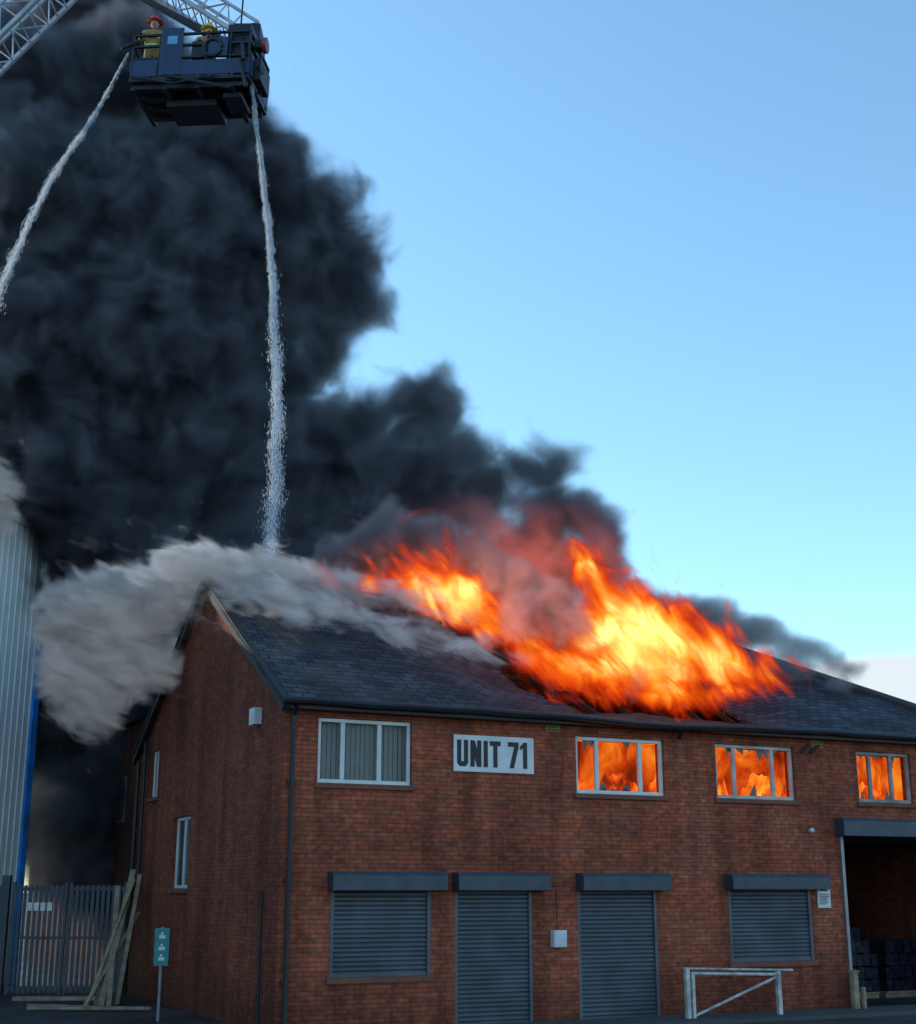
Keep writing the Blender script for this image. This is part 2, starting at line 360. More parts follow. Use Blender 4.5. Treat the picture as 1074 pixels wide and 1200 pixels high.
# garage interior
G=empty('pallet_of_bottled_water',SITE,ROT)
M_wrap,nt,b=newmat('dark_shrinkwrap')
vo=N(nt,'ShaderNodeTexVoronoi'); vo.inputs['Scale'].default_value=9; tc=N(nt,'ShaderNodeTexCoord'); nt.links.new(tc.outputs['Object'],vo.inputs['Vector'])
c=ramp(nt,vo.outputs['Distance'],[(0,(.05,.06,.09)),(.5,(.012,.016,.032)),(1,(.005,.008,.014))]); nt.links.new(c,b.inputs['Base Color']); b.inputs['Roughness'].default_value=.3
M_wood=simple('weathered_timber',(.3,.22,.15),.85,var=.4,scale=5,bump=.4)
mb=MB()
for k,x in enumerate((12.3,13.5,14.7)):
    for j in range(2):
        for i in range(3): mb.box(x,x+1.0,2.2+j*1.3+i*.35,2.5+j*1.3+i*.35,0,.1,1)
        for l in range(4+k%2):
            for i in range(5):
                for q in range(4):
                    if l>=3 and random.random()<.3: continue
                    dx=random.uniform(-.02,.02); mb.box(x+.01+i*.2+dx,x+.19+i*.2+dx,2.15+j*1.3+q*.28,2.42+j*1.3+q*.28,.14+l*.27,.4+l*.27-random.uniform(0,.03))
        mb.box(x,x+1,2.15+j*1.3,3.3+j*1.3,.1,.135,1)
mb.obj('shrinkwrapped_bottles',[M_wrap,M_wood],G,bevel=0)
mb=MB(); mb.box(11.6,11.65,.35,8,0,3.49); mb.box(11.65,16,7.9,8,0,3.49)
for i in range(6): mb.box(11.65,16,.9+i*1.2,1.0+i*1.2,3.25,3.49)
mb.obj('garage_interior',M_int,B)

# ------------------------------------------------------------ barrier and posts
BR=empty('steel_barrier_gate',SITE,ROT); M_wp=simple('worn_white_paint',(.45,.43,.4),.6,var=.5,scale=6)
mb=MB(); y=-.7
mb.box(7.45,7.53,y-.04,y+.04,0,.9); mb.box(7.58,7.64,y-.03,y+.03,0,.85); mb.box(9.48,9.56,y-.04,y+.04,0,.82)
mb.cyl((7.6,y,.82),(9.5,y,.76),.028); mb.cyl((7.64,y,.1),(9.5,y,.72),.026); mb.cyl((7.5,y+.12,.9),(9.95,y+.1,.82),.022)
mb.obj('frame',M_wp,BR)
PO=empty('timber_bollard',SITE,ROT); mb=MB(); mb.box(11.62,11.74,-.35,-.23,0,.72); mb.box(11.6,11.76,-.37,-.21,.72,.76); mb.box(11.8,11.86,-.4,-.3,0,.45); mb.obj('post',M_wood,PO,bevel=.01)

# ------------------------------------------------------------ left side: warehouse
W=empty('metal_clad_warehouse',(-11.14,36,0),math.atan2(-.93,-.36))
M_clad=simple('pale_cladding',(.78,.83,.83),.5,.0,var=.12,scale=.5); M_blue=simple('blue_trim',(.02,.24,.75),.4)
M_cladroof=simple('roof_sheet',(.3,.33,.35),.5)
mb=MB(); Lw=34; n=150; HT=11.6
pr=[]
for i in range(n):
    x=i*Lw/n; dx=Lw/n
    pr+=[(x,0),(x+dx*.7,0),(x+dx*.78,-.02),(x+dx*.92,-.02)]
pr.append((Lw,0))
vs=[];fs=[]
for (x,y) in pr: vs+=[(x,-y,0),(x,-y,HT)]
for i in range(len(pr)-1): fs.append((2*i,2*i+2,2*i+3,2*i+1))
mb.add(vs,fs); mb.box(.02,Lw,-14,-.05,0,HT-.1); mb.obj('cladding',M_clad,W)
mb=MB(); mb.box(-.06,.16,-.14,.08,0,HT-3.2); mb.obj('corner_trim',M_blue,W)
mb=MB(); mb.box(-.1,Lw,-.1,.12,HT,HT+.22); mb.box(-.08,.12,-.14,.1,HT-3.2,HT); mb.cyl((-.05,.2,HT+.1),(-.45,.25,HT+.05),.02); mb.box(-.65,-.35,.18,.3,HT-.1,HT+.1)
mb.obj('parapet_flashing',M_clad,W)
mb=MB(); mb.add([(0,0,HT+.1),(Lw,0,HT+.1),(Lw,-7,HT+1.6),(0,-7,HT+1.6),(Lw,-14,HT),(0,-14,HT)],[(0,1,2,3),(3,2,4,5)]); mb.obj('roof',M_cladroof,W)

# palisade gate
M_gate=simple('dull_steel_fence',(.06,.068,.09),.5,.3)
GT=empty('palisade_gate',(0,32.4,0)); mb=MB()
def leaf(x0,x1):
    for z in (.15,2.3): mb.box(x0,x1,-.03,.03,z-.04,z+.04)
    mb.box(x0,x1,-.03,.03,1.2,1.26)
    x=x0
    while x<=x1:
        mb.box(x,x+.075,-.05,-.032,.05,2.38); x+=.12
    for x in (x0-.03,x1): mb.box(x,x+.07,-.04,.04,0,2.45)
leaf(-10.15,-8.98); leaf(-8.85,-7.62); leaf(-12.3,-10.35)
mb.box(-10.42,-10.24,-.08,.08,0,2.6)
for i in range(4): mb.box(-9.8+i*.15,-9.69+i*.15,-.07,-.052,1.82,2.0,1)
mb.obj('gate_leaves',[M_gate,M_white],GT)
PK=empty('stack_of_leaning_planks'); mb=MB()
for (xb,yb,xt,yt,zt,w_) in [(-7.2,29.2,-7.2,31.3,2.7,.12),(-7.0,29.0,-7.5,31.2,2.35,.1),(-6.95,29.5,-7.05,31.3,2.6,.09),(-7.35,29.4,-7.3,31.4,2.1,.12),(-7.5,29.3,-7.1,31.0,2.5,.07),(-7.5,29.1,-6.95,31.0,1.8,.08)]:
    mb.beam((xb,yb,.02),(xt,yt,zt),w_,.04)
mb.beam((-8.4,28.3,.05),(-5.9,27.9,.08),.12,.05); mb.beam((-8.6,29.0,.05),(-6.3,28.4,.04),.1,.05)
mb.beam((-9.4,30.6,.06),(-7.4,30.1,.1),.14,.08)
mb.obj('planks',M_wood,PK)
GS=empty('green_information_sign',(-5.38,26,0),.1); M_gr=simple('teal_sign_face',(.02,.24,.25),.5,var=.2)
mb=MB(); mb.cyl((0,.03,0),(0,.03,1.62),.03,0); mb.box(-.13,.13,-.02,0,.95,1.6,1)
for z in (1.42,1.22,1.04): mb.box(-.05,.06,-.024,-.02,z,z+.06,2); mb.sph((.0,-.022,z+.09),.025,2,1,(1,.1,1))
mb.obj('post_and_panel',[M_metal,M_gr,M_white],GS)

# ------------------------------------------------------------ ground
M_as,nt,b=newmat('asphalt'); tc=N(nt,'ShaderNodeTexCoord'); a=N(nt,'ShaderNodeTexNoise'); a.inputs['Scale'].default_value=.4; a.inputs['Detail'].default_value=10
nt.links.new(tc.outputs['Object'],a.inputs['Vector']); nt.links.new(ramp(nt,a.outputs['Fac'],[(.3,(.02,.02,.022)),(.7,(.05,.048,.046))]),b.inputs['Base Color'])
nt.links.new(maprange(nt,a.outputs['Fac'],.4,.6,.45,.9),b.inputs['Roughness'])
mb=MB(); mb.add([(-1500,-1500,0),(1500,-1500,0),(1500,1500,0),(-1500,1500,0)],[(0,1,2,3)]); mb.obj('ground',M_as)
mb=MB(); mb.box(-.5,LEN,-1.3,-.01,.004,.12); 
M_conc=simple('concrete',(.07,.067,.065),.9,bump=.4)
pv=mb.obj('pavement',M_conc,None,bevel=.015); pv.location=SITE; pv.rotation_euler=(0,0,ROT); pv.location.z=-.06

# ------------------------------------------------------------ aerial ladder platform
AL=empty('aerial_ladder_platform')
M_navy=simple('navy_panel',(.015,.035,.10),.5,var=.3); M_dk=simple('dark_steel',(.014,.017,.026),.5,.2); M_lad=simple('ladder_aluminium',(.42,.43,.46),.4,.5)
M_cyan=simple('blue_emblem',(.12,.35,.6),.5); M_red=simple('red_lamp_cover',(.3,.04,.06),.4)
def truss(mb,p,q,w,h,step,m=0):
    p=Vector(p);q=Vector(q);d=(q-p).normalized(); sd=Vector((0,1,0)); sd=(sd-d*sd.dot(d)).normalized(); u=d.cross(sd).normalized(); L=(q-p).length
    if u.z<0:u=-u
    c=lambda s,a,b_: p+d*s+sd*(a*w/2)+u*(b_*h)
    for a in(-1,1):
        mb.beam(c(0,a,0),c(L,a,0),.09,.09,m); mb.beam(c(0,a,1),c(L,a,1),.06,.06,m)
    n=int(L/step)
    for i in range(n):
        s0=i*L/n; s1=(i+1)*L/n
        mb.cyl(c(s0,-1,0),c(s0,1,0),.02,m,6)
        mb.cyl(c((s0+s1)/2,-1,0),c((s0+s1)/2,1,0),.02,m,6)
        for a in(-1,1):
            mb.cyl(c(s0,a,0),c(s0,a,1),.018,m,6); mb.cyl(c(s0,a,0) if i%2 else c(s0,a,1),c(s1,a,1) if i%2 else c(s1,a,0),.02,m,6)
mb=MB(); UP=.28
EL=Vector((-8.35,27.0,23.0))
truss(mb,(-26.5,27.0,.4),EL,.95,.55,.6); truss(mb,(-4.75,26.9,20.3+UP),EL+Vector((.4,0,-.1)),.75,.5,.4)
mb.obj('ladder_sections',M_lad,AL)
mb=MB(); mb.box(-8.7,-7.9,26.5,27.5,22.7,23.3); mb.box(-5.0,-4.4,26.4,27.2,20.0+UP,20.6+UP); mb.cyl((-5.2,26.4,20.2+UP),(-7.2,26.5,21.4+UP),.045); mb.cyl((-4.8,26.8,20.4+UP),(-4.6,26.3,18.6+UP),.09)
mb.beam((-5.2,26.75,20.25+UP),(-7.8,26.75,21.9+UP),.08,.1); mb.obj('knuckle_joint',M_dk,AL)
BK=(-5.58,25.95,18.4+UP); Mb=Matrix.Translation(BK)@Matrix.Rotation(-.12,4,'Z')@Matrix.Rotation(.03,4,'Y')
def T(p): return Mb@Vector(p)
mb=MB(); hx=1.3; hy=.75
mb.box(-hx,hx,-hy,hy,0,.07,0,Mb)
for y in (-.6,-.2,.2,.6): mb.box(-hx+.05,hx-.05,y-.04,y+.04,-.12,-.003,0,Mb)
for x in (-1.2,-.5,.2,.9): mb.box(x-.05,x+.05,-hy+.03,hy-.03,-.19,-.123,0,Mb)
mb.box(-.6,.5,-.3,.5,-.34,-.195,0,Mb); mb.box(.7,1.1,-.5,.2,-.3,-.195,0,Mb)
for x in (-hx+.03,-.68,-.28,.35,.85,hx-.03):
    for y in (-hy+.03,hy-.03): mb.box(x-.025,x+.025,y-.025,y+.025,.07,1.15,0,Mb)
for z in (.55,.85,1.12):
    for y in (-hy+.03,hy-.03): mb.box(-hx,hx,y-.03,y+.03,z-.025,z+.025,0,Mb)
    for x in (-hx+.03,hx-.03): mb.box(x-.028,x+.028,-hy+.06,hy-.06,z-.03,z+.03,0,Mb)
mb.obj('basket_frame',M_dk,AL,bevel=.008)
mb=MB()
mb.box(-.66,-.18,-hy-.02,-hy+.0,.12,1.25,0,Mb); mb.box(-hx+.06,-.7,-hy-.02,-hy,.1,.5,0,Mb); mb.box(-.16,hx,-hy-.02,-hy,.1,.45,0,Mb)
mb.box(-hx-.02,-hx,-hy+.06,hy-.06,.1,.75,0,Mb); mb.box(hx,hx+.02,-hy+.06,hy-.06,.1,.6,0,Mb)
mb.box(.4,.82,-hy-.06,-hy-.022,.5,.95,0,Mb)
mb.box(-.52,-.3,-hy-.028,-hy-.022,.85,1.05,1,Mb)
mb.obj('basket_panels',[M_navy,M_cyan],AL,bevel=.005)
mb=MB()
mb.cyl(T((1.0,-.5,.3)),T((1.0,-.5,1.25)),.06); mb.cyl(T((1.0,-.5,1.2)),T((1.25,-1.0,.25)),.075,r2=.04); mb.cyl(T((-1.2,-.7,1.0)),T((-1.5,-.85,.75)),.06,r2=.03)
mb.cyl(T((.2,-.5,.9)),T((.5,-.65,1.0)),.12); mb.box(.0,.35,-.7,-.3,.55,.95,0,Mb); mb.cyl(T((1.0,-.6,1.1)),T((1.0,-.6,2.2)),.02)
mb.cyl(T((1.35,-.4,.35)),T((1.5,-.45,.35)),.1); mb.cyl(T((1.33,-.5,.9)),T((1.5,-.5,.9)),.14); mb.box(.75,1.25,-.65,.1,.5,1.35,0,Mb); mb.box(1.34,1.48,-.5,.2,.1,.6,0,Mb)
mb.cyl(T((-.5,-.8,.1)),T((.9,-.8,-.25)),.035); mb.cyl(T((1.1,-.8,.4)),T((1.3,-.85,-.3)),.04)
for k in range(12):
    a=k*.5; mb.cyl(T((.5+.2*math.cos(a),-.82,.7+.2*math.sin(a))),T((.5+.2*math.cos(a+.5),-.82,.7+.2*math.sin(a+.5))),.035)
for k in range(16):
    p=Vector((random.uniform(.3,1.2),random.uniform(-.7,.6),random.uniform(.2,1.1))); q=p+Vector((random.uniform(-.3,.3),random.uniform(-.2,.2),random.uniform(-.3,.5))); mb.cyl(T(p),T(q),random.uniform(.012,.035))
for (a,b_) in (((-1.2,-.8,.1),(-.3,-.82,-.12)),((-.3,-.82,-.12),(.6,-.8,.05)),((1.2,.2,1.4),(1.45,-.3,.5))): mb.cyl(T(a),T(b_),.022)
mb.obj('water_monitors_and_hose',M_dk,AL)
mb=MB(); mb.cyl(T((1.5,-.5,.9)),T((1.58,-.5,.9)),.17,n=16); mb.obj('work_lamp',M_red,AL)

# firefighters
M_kit=simple('fire_kit_gold',(.3,.19,.06),.8,var=.25,scale=8); M_band,_,bb=newmat('reflective_band'); bb.inputs['Base Color'].default_value=(.7,.75,.2,1)
M_skin=simple('skin',(.5,.28,.2),.5,var=.1); M_helm=simple('yellow_helmet',(.65,.5,.02),.3,var=.05); M_helr=simple('red_helmet',(.5,.05,.02),.3,var=.05); M_glove=simple('glove',(.04,.035,.03),.8)
def skinobj(name,pts,edges,mat,parent,sub=2):
    me=bpy.data.meshes.new(name); me.from_pydata([p[:3] for p in pts],edges,[]); me.materials.append(mat)
    o=bpy.data.objects.new(name,me); COL.objects.link(o); o.parent=parent
    sk=o.modifiers.new('skin','SKIN'); sk.use_smooth_shade=True
    sv=me.skin_vertices[0].data
    for i,p in enumerate(pts):
        r=p[3]; sv[i].radius=(r,r*(p[4] if len(p)>4 else 1))
    sv[0].use_root=True
    ss=o.modifiers.new('sub','SUBSURF'); ss.levels=sub; ss.render_levels=sub
    return o
def firefighter(loc,rotz,helm):
    E=empty('firefighter',loc,rotz)
    pts=[(0,0,.95,.16,.8),(0,0,1.2,.17,.75),(0,0,1.42,.18,.7),(0,-.01,1.54,.07),
      (.2,0,1.42,.08),(.27,-.1,1.2,.065),(.22,-.34,1.12,.045),
      (-.2,0,1.42,.08),(-.27,-.1,1.2,.065),(-.22,-.34,1.12,.045),
      (.1,0,.88,.11),(.12,-.03,.5,.08),(.13,.02,.1,.06),(.13,-.12,.05,.055),
      (-.1,0,.88,.11),(-.12,-.03,.5,.08),(-.13,.02,.1,.06),(-.13,-.12,.05,.055)]
    ed=[(0,1),(1,2),(2,3),(2,4),(4,5),(5,6),(2,7),(7,8),(8,9),(0,10),(10,11),(11,12),(12,13),(0,14),(14,15),(15,16),(16,17)]
    skinobj('body',pts,ed,M_kit,E)
    h=MB(); h.sph((0,-.02,1.66),.1,0,3,(.85,1,1.2)); h.sph((0,-.125,1.65),.02,0,1,(.8,1,1.6)); h.box(-.03,.03,-.118,-.108,1.595,1.603,1)
    for s in(-1,1): h.sph((s*.035,-.108,1.68),.012,1,1); h.sph((s*.088,-.01,1.655),.025,0,1,(.4,.8,1.3))
    h.obj('head',[M_skin,M_glove],E,smooth=True)
    h=MB(); bm=bmesh.new(); bmesh.ops.create_uvsphere(bm,u_segments=16,v_segments=10,radius=.14)
    h.add([(v.co.x*.95,v.co.y*1.1-.01,max(v.co.z,-.02)*1.0+1.71) for v in bm.verts],[[v.index for v in f.verts] for f in bm.faces]); bm.free()
    h.cyl((0,-.02,1.695),(0,-.02,1.71),.18,n=20,r2=.16); h.beam((0,-.15,1.8),(0,.13,1.82),.03,.05)
    h.obj('helmet',helm,E,smooth=True)
    h=MB()
    for z,r in((1.05,.17),(1.25,.175)): h.cyl((0,0,z),(0,0,z+.05),r*1.05,n=20)
    b_=h.obj('reflective_bands',M_band,E); b_.scale=(1.08,.85,1)
    for s in (-1,1):
        c=(s*.22,-.34,1.12); pts=[(c[0],c[1],c[2],.035),(c[0],c[1]-.07,c[2]+.01,.038,.5)]; ed=[(0,1)]
        for k,(dx,l) in enumerate(((-.03,.07),(-.01,.08),(.01,.075),(.03,.06))):
            i=len(pts); pts+=[(c[0]+dx,c[1]-.09,c[2]+.01,.011),(c[0]+dx*1.1,c[1]-.09-l*.5,c[2],.01),(c[0]+dx*1.1,c[1]-.09-l*.6,c[2]-l*.5,.009)]; ed+=[(1,i),(i,i+1),(i+1,i+2)]
        i=len(pts); pts+=[(c[0]-s*.045,c[1]-.04,c[2]-.01,.012),(c[0]-s*.05,c[1]-.08,c[2]-.03,.01)]; ed+=[(0,i),(i,i+1)]
        skinobj('glove_hand',pts,ed,M_glove,E,1)
    return E
firefighter(T((-1.0,-.25,.07)),.1,M_helr); firefighter(T((.1,.1,.07)),.3,M_helm)

# ------------------------------------------------------------ water jets
M_water,nt,b=newmat('water_spray'); L=nt.links
b.inputs['Base Color'].default_value=(.75,.8,.88,1); b.inputs['Roughness'].default_value=.4
tr=N(nt,'ShaderNodeBsdfTranslucent'); tr.inputs[0].default_value=(.8,.86,.93,1); mx=N(nt,'ShaderNodeMixShader'); mx.inputs[0].default_value=.5
L.new(b.outputs[0],mx.inputs[1]); L.new(tr.outputs[0],mx.inputs[2])
tp=N(nt,'ShaderNodeBsdfTransparent'); m2=N(nt,'ShaderNodeMixShader'); m2.inputs[0].default_value=.75
L.new(mx.outputs[0],m2.inputs[1]); L.new(tp.outputs[0],m2.inputs[2]); L.new(m2.outputs[0],nt.nodes['Material Output'].inputs[0])
def jet(name,path,n,s0,s1):
    E=empty(name); P=[Vector(p) for p in path]; seg=[(P[i+1]-P[i]).length for i in range(len(P)-1)]; tot=sum(seg)
    def at(t):
        d=t*tot
        for i,sg in enumerate(seg):
            if d<=sg or i==len(seg)-1:
                k=d/sg; a=P[max(i-1,0)];b0=P[i];c0=P[i+1];e=P[min(i+2,len(P)-1)]
                v=.5*((2*b0)+(c0-a)*k+(2*a-5*b0+4*c0-e)*k*k+(3*b0-a-3*c0+e)*k**3)
                return v,(c0-b0).normalized()
            d-=sg
    mb=MB()
    for k in range(n):
        t=random.random()**1.35; v,d=at(t); sp=s0+(s1-s0)*t
        cl=.5+.9*abs(noise.noise(v*3.0)); wob=Vector((noise.noise(v*1.6),noise.noise(v*1.6+Vector((5,0,0))),0))*sp*.7
        v=v+wob+Vector((random.gauss(0,sp*cl),random.gauss(0,sp*cl),random.gauss(0,sp)-.3*abs(random.gauss(0,sp))))
        r=random.uniform(.003,.008)*(1+.4*t); l=r*random.uniform(2,7)
        q=Vector((r,0,0)); w_=Vector((0,r,0)); mb.add([v+d*l,v-d*l,v+q,v-q,v+w_,v-w_],[(0,2,4),(0,4,3),(0,3,5),(0,5,2),(1,4,2),(1,3,4),(1,5,3),(1,2,5)])
    mb.obj('droplets',M_water,E)
    mb=MB(); K=60
    for i in range(K):
        t0=i/K*.35; t1=(i+1)/K*.35; mb.cyl(at(t0)[0],at(t1)[0],.03*(1-.8*t0/.35),n=6,r2=.03*(1-.8*t1/.35))
    mb.obj('stream_core',M_water,E)
jet('water_jet',[(-4.4,25.2,18.95),(-4.22,26.2,17.3),(-4.05,27,15.5),(-3.99,27.6,13.76),(-3.93,28.1,11.98),(-3.98,28.4,10.5),(-4.08,28.6,8.6)],22000,.015,.14)
jet('water_jet',[(-6.95,25.1,19.2),(-7.8,26,18.35),(-8.96,27,17.35),(-9.9,28,16.2),(-10.5,28.8,15.6),(-11.6,30,14.3),(-14,32,10.5),(-15.5,33,6)],20000,.015,.2)

# ------------------------------------------------------------ volumes
def volume_obj(name,blobs,mat,voxel,band,disp,dscale,rem=None):
    bm=bmesh.new()
    for b_ in blobs:
        x,y,z,r=b_[:4]; sc=b_[4] if len(b_)>4 else (1,1,1)
        bmesh.ops.create_icosphere(bm,subdivisions=3,radius=r,matrix=Matrix.Translation((x,y,z))@Matrix.Diagonal((*sc,1)))
    me=bpy.data.meshes.new(name); bm.to_mesh(me); bm.free(); o=bpy.data.objects.new(name,me); COL.objects.link(o)
    rm=o.modifiers.new('r','REMESH'); rm.mode='VOXEL'; rm.voxel_size=rem or voxel
    for k,(d,s) in enumerate(zip(disp,dscale)):
        t=bpy.data.textures.new(name+'_t%d'%k,'CLOUDS'); t.noise_scale=s; t.noise_depth=2; t.noise_basis='ORIGINAL_PERLIN'
        dm=o.modifiers.new('d','DISPLACE'); dm.texture=t; dm.strength=d; dm.mid_level=.45; dm.texture_coords='LOCAL'
    ng=bpy.data.node_groups.new(name+'_gn','GeometryNodeTree')
    ng.interface.new_socket('Geometry',in_out='INPUT',socket_type='NodeSocketGeometry'); ng.interface.new_socket('Geometry',in_out='OUTPUT',socket_type='NodeSocketGeometry')
    gi=ng.nodes.new('NodeGroupInput'); go=ng.nodes.new('NodeGroupOutput'); mv=ng.nodes.new('GeometryNodeMeshToVolume'); sm=ng.nodes.new('GeometryNodeSetMaterial')
    try: mv.resolution_mode='VOXEL_SIZE'
    except Exception: pass
    mv.inputs['Voxel Size'].default_value=voxel; mv.inputs['Interior Band Width'].default_value=band; mv.inputs['Density'].default_value=1
    sm.inputs['Material'].default_value=mat
    ng.links.new(gi.outputs[0],mv.inputs['Mesh']); ng.links.new(mv.outputs[0],sm.inputs[0]); ng.links.new(sm.outputs[0],go.inputs[0])
    g=o.modifiers.new('gn','NODES'); g.node_group=ng
    return o
def volmat(name,kind,dens,nscale,namp,lo,hi,col=(.2,.2,.22),col2=None,glow=None,zs=1.0,shear=0.0,step=1.0,aniso=0.0,dist=.4,detail=4,rough=.55,hot=(),pw=1.4,ms=None,rot=None):
    m=bpy.data.materials.new(name); m.use_nodes=True; nt=m.node_tree; nt.nodes.clear(); L=nt.links
    out=N(nt,'ShaderNodeOutputMaterial'); at=N(nt,'ShaderNodeAttribute'); at.attribute_name='density'
    g=N(nt,'ShaderNodeNewGeometry'); sp=N(nt,'ShaderNodeSeparateXYZ'); L.new(g.outputs['Position'],sp.inputs[0])
    xs=math_(nt,'ADD',sp.outputs[0],math_(nt,'MULTIPLY',sp.outputs[2],shear)); cb=N(nt,'ShaderNodeCombineXYZ')
    L.new(xs,cb.inputs[0]); L.new(sp.outputs[1],cb.inputs[1]); L.new(math_(nt,'MULTIPLY',sp.outputs[2],zs),cb.inputs[2])
    n=N(nt,'ShaderNodeTexNoise'); n.inputs['Scale'].default_value=nscale; n.inputs['Detail'].default_value=detail; n.inputs['Roughness'].default_value=rough; n.inputs['Distortion'].default_value=dist
    L.new(cb.outputs[0],n.inputs['Vector'])
    v=math_(nt,'ADD',at.outputs['Fac'],math_(nt,'MULTIPLY',math_(nt,'SUBTRACT',n.outputs['Fac'],.5),namp))
    if kind=='flame':
        D=maprange(nt,v,lo,hi,0,dens)
        vc=math_(nt,'SUBTRACT',v,.14)
        for (c0,r0,am) in hot: vc=math_(nt,'ADD',vc,math_(nt,'MULTIPLY',ellip(nt,g,c0,r0,.1,1),am))
        c=ramp(nt,vc,[(lo,(.4,.016,.003)),(lo+.16,(.9,.07,.004)),(lo+.30,(1.25,.21,.01)),(lo+.46,(1.6,.6,.04)),(min(lo+.66,1),(2.4,1.7,.5))])
        em=N(nt,'ShaderNodeEmission'); L.new(c,em.inputs[0]); L.new(D,em.inputs[1])
        ab=N(nt,'ShaderNodeVolumeAbsorption'); ab.inputs[0].default_value=(0,0,0,1); L.new(D,ab.inputs[1])
        ad=N(nt,'ShaderNodeAddShader'); L.new(em.outputs[0],ad.inputs[0]); L.new(ab.outputs[0],ad.inputs[1]); L.new(ad.outputs[0],out.inputs[1])
    else:
        D0=maprange(nt,v,lo,hi,0,1); D=math_(nt,'MULTIPLY',math_(nt,'POWER',D0,pw),dens)
        pv=N(nt,'ShaderNodeVolumePrincipled'); L.new(D,pv.inputs['Density']); pv.inputs['Anisotropy'].default_value=aniso
        pv.inputs['Density Attribute'].default_value=''
        if col2: L.new(ramp(nt,n.outputs['Fac'],[(.38,col),(.62,col2)]),pv.inputs['Color'])
        else: pv.inputs['Color'].default_value=(*col,1)
        if glow:  # red firelight put into the smoke as emission, fading away from the fire
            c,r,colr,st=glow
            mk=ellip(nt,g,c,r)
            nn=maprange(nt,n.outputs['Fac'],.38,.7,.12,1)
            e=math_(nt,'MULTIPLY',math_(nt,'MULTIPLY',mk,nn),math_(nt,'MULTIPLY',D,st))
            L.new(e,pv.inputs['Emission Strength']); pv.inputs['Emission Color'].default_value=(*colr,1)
        if ms:   # added emission stands in for light re-scattered inside the pale smoke
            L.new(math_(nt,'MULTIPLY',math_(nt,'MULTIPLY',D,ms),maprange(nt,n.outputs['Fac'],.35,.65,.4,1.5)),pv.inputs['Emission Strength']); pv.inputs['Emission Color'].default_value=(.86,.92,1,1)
        L.new(pv.outputs[0],out.inputs[1])
    try: m.cycles.volume_step_rate=step
    except Exception: pass
    return m
dark=[(-13,36,25.5,2.8),(-9.9,37,26.7,2.4),(-7.5,36,24.1,2.6),(-5.45,36,22.9,2.0),(-4.3,36,21.4,1.8),(-4.5,36,19.4,2.0),(-3.1,36.3,20.1,1.7),(-3.0,36.3,18.6,1.7),(-3.7,36.3,17.0,1.6),(-3.3,36,22.0,1.2),
 (-8.3,36,19.9,3.5),(-11.9,36,21.3,3.5),(-11.8,36,16.8,3.7),(-8.1,36,16.6,3.7),(-6.1,35.5,14.2,2.7),(-9.8,36,13.2,3.4),(-13.4,37,14.7,3.0),(-5.5,35,11.7,2.3),(-7.8,35,10.8,2.3),(-5.0,36,16.2,1.8),
 (-16,38,20,4),(-16,38,26,4),(-11,38,9.5,3.2),(-14,39,9,3),(-13,42,30,4),(-8.8,36.5,7,2.4),(-10.6,39,5.5,3.2),(-9.6,37.5,3.4,2.6),(-9.0,35.6,4.6,1.8),(-4.5,33,9.6,1.6),(-6.2,33,9.2,1.8),(-3.2,32.5,9.2,1.3),(-7.4,32.5,8.0,1.5),
 (-3.7,34.5,13.2,2.1),(-2.3,34.5,14.4,1.7),(-.9,34.5,15.0,1.4),(-.3,34.5,15.9,.9),(.2,34.5,14.2,1.25),(-1.3,34.3,12.6,1.9),(.65,34.2,12.6,1.5),(2.0,34,12.9,1.35),(3.0,34,12.9,1.0),(2.6,33.5,11.6,1.55),(3.8,33,10.8,1.25),
 (-2.5,34,11.0,1.8),(.55,33.5,10.4,1.7),(-2,33,9.2,1.6),(1.5,33,9.4,1.8),(3.1,32.5,9.5,1.5),(4.6,32.5,9.0,1.2),(5.8,32.5,8.3,.9)]
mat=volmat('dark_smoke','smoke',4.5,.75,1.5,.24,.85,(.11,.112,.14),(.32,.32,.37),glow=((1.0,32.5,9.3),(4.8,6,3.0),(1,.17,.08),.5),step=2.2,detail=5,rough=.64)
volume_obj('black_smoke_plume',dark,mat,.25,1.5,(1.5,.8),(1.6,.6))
white=[(-8.5,29.8,8.1,1.15),(-7.5,29.3,8.4,1.1),(-6.6,28.9,8.4,1.05),(-5.6,28.4,8.5,.9),(-8.5,30,6.9,1.1),(-7.6,30,7.0,1.2),(-6.7,29.9,7.2,1.0),(-8.0,30.2,6.0,.9),
 (-12.0,33,12.0,1.1),(-12.9,33,12.9,1.4),(-11.4,33.3,11.4,.6)]
for (X,Y,z,r) in [(-.6,4.5,8.6,.9),(.4,4.3,8.6,.85),(1.4,4.2,8.4,.8),(2.3,4.1,8.3,.75),(3.2,4.1,8.3,.7),(4.1,4.0,8.2,.62),(.4,3.4,7.8,.75),(1.3,2.9,7.55,.7),(2.1,2.5,7.3,.65),(2.8,2.1,7.05,.55),(3.5,2.6,7.3,.6),(3.6,1.7,6.8,.5),(4.4,2.1,7.0,.5),(4.3,1.2,6.5,.4),(5.0,2.4,7.2,.45),(4.9,3.5,7.8,.52),(.9,2.3,7.2,.45),(5.0,1.5,6.6,.36)]:
    white.append((*loc2w(X,Y-.3,z),r,(1.25,1,.8)))
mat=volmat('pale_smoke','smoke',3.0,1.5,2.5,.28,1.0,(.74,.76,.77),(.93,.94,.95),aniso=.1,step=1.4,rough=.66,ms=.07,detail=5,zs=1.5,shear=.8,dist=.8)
volume_obj('white_smoke',white,mat,.12,.5,(.6,),(.7,))
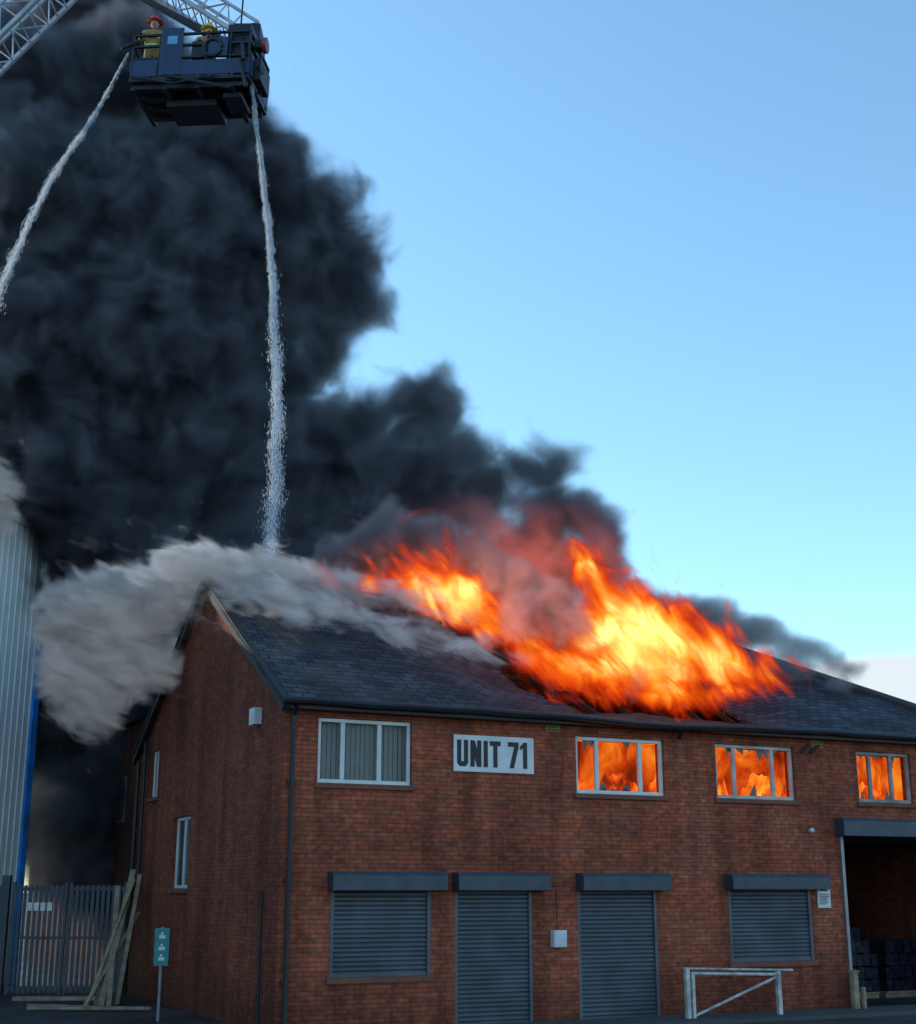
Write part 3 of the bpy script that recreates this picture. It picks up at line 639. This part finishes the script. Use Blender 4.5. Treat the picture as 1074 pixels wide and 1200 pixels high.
haze=[(-2.6,30,9.4,.95),(-1.6,30,9.9,1.05),(-.6,30,9.8,.95),(.5,30,9.2,.95),(1.3,29.5,8.6,.95),(2.0,28.6,8.0,.9),(2.4,28.2,7.4,.7),(1.4,28.2,7.8,.8),(-3.4,30,9.0,.7),(3.6,27.0,6.3,.4),(3.4,26.9,5.9,.3)]
for (X,Y,z,r) in [(10.9,4.9,8.7,.95),(11.9,4.4,8.6,.95),(12.9,3.8,8.2,.85),(13.8,3.2,7.8,.75),(14.6,2.6,7.3,.6),(11.0,3.1,7.8,.75),(12.0,2.5,7.3,.65),(12.9,2.2,7.1,.6),(13.6,1.8,6.8,.45)]: haze.append((*loc2w(X,Y,z),r,(1.3,1,.8)))
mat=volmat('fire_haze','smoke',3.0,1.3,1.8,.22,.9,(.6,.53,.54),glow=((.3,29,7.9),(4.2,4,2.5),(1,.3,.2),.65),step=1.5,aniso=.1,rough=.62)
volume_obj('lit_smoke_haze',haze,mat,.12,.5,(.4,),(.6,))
fl=[(3.7,28.6,7.4,1.4,(.95,1,1.05)),(3.0,28.8,8.4,.95,(.75,1,1.4)),(2.5,29,9.1,.65,(.7,1,1.4)),(4.6,28.4,7.1,1.15),(5.4,28.5,7.0,.95),(6.2,28.4,6.7,.75),(6.8,28.7,6.5,.6),(5.0,28.8,7.9,.6,(.7,1,1.4)),(5.9,29,7.5,.6,(.7,1,1.4)),(4.0,28.8,8.3,.7,(.7,1,1.3)),(7.1,28.9,6.9,.45),
 (.1,29.3,8.4,1.0),(-.8,29.4,8.7,.85,(1,1,1.2)),(-1.9,29.6,8.8,.75),(-2.9,29.9,8.9,.65),(-3.6,30,8.8,.5),(.9,28.9,7.8,.95),(1.6,28.5,7.2,.9),(2.3,28,6.8,.85),(2.9,27.7,6.6,.9),(3.7,27.7,6.5,.85),(-.2,29.5,9.4,.55,(.6,1,1.5)),(-1.3,29.6,9.5,.5,(.6,1,1.5)),(4.6,28,6.4,.8),(5.5,28.2,6.4,.7),(1.3,28.1,6.9,.6),(1.9,27.6,6.5,.5)]
for (X,r) in ((5.9,.4),(6.5,.5),(7.1,.5),(7.7,.5),(8.3,.55),(8.9,.5),(9.5,.5),(10.0,.42)): fl.append((*loc2w(X,.9,5.95),r,(1.1,1,.9)))
mat=volmat('flame','flame',5.0,1.75,2.3,.33,.74,zs=.6,shear=.55,dist=.8,step=1.0,detail=6,rough=.62,hot=(((3.7,28.3,7.3),(1.5,2,1.3),.48),((0,29,8.4),(1.0,1.5,.8),.28),((5.2,28.3,6.9),(1,1.5,.8),.14)))
volume_obj('roof_flames',fl,mat,.1,.8,(.6,.3),(.5,.25))

# ------------------------------------------------------------ world + sun
sd=Vector((-.85,.38,.46)).normalized(); el=math.asin(sd.z); az=math.atan2(sd.x,sd.y)
W_=bpy.data.worlds.new('World'); S.world=W_; W_.use_nodes=True; nt=W_.node_tree; L=nt.links
bg=nt.nodes['Background']; sk=N(nt,'ShaderNodeTexSky'); sk.sky_type='NISHITA'; sk.sun_disc=False; sk.sun_elevation=el; sk.sun_rotation=az; sk.air_density=1.0; sk.dust_density=.3; sk.ozone_density=2
gn=N(nt,'ShaderNodeVectorMath',operation='MULTIPLY'); L.new(sk.outputs[0],gn.inputs[0]); gn.inputs[1].default_value=(1.6,2.0,1.95)
tc=N(nt,'ShaderNodeTexCoord'); sp=N(nt,'ShaderNodeSeparateXYZ'); L.new(tc.outputs['Generated'],sp.inputs[0])
mp=N(nt,'ShaderNodeMapping'); mp.inputs['Scale'].default_value=(7,7,16); L.new(tc.outputs['Generated'],mp.inputs[0])
cn=N(nt,'ShaderNodeTexNoise'); cn.inputs['Scale'].default_value=1.3; cn.inputs['Detail'].default_value=6; L.new(mp.outputs[0],cn.inputs['Vector'])
m1=maprange(nt,sp.outputs[2],.13,.19,1,0); m3=maprange(nt,sp.outputs[0],.18,.25,0,1)
v=math_(nt,'ADD',cn.outputs['Fac'],math_(nt,'SUBTRACT',math_(nt,'MULTIPLY',m1,m3),.66)); v=maprange(nt,v,.2,.5,0,.8)
mxx=N(nt,'ShaderNodeMix',data_type='RGBA'); L.new(v,mxx.inputs[0]); L.new(gn.outputs[0],mxx.inputs[6]); mxx.inputs[7].default_value=(5.6,5.4,5.4,1)
L.new(mxx.outputs[2],bg.inputs[0]); bg.inputs[1].default_value=.15
sl=bpy.data.lights.new('sun','SUN'); sl.energy=3.0; sl.angle=math.radians(.5); sl.color=(1,.93,.82); so=bpy.data.objects.new('sun',sl); COL.objects.link(so)
so.rotation_euler=sd.to_track_quat('Z','Y').to_euler()
# ------------------------------------------------------------ camera
c=bpy.data.cameras.new('camera'); co=bpy.data.objects.new('camera',c); COL.objects.link(co); S.camera=co
co.location=(0,0,2.26); co.rotation_euler=(math.radians(90+15.5),0,0); c.sensor_fit='VERTICAL'; c.sensor_height=24; c.lens=32; c.clip_end=4000
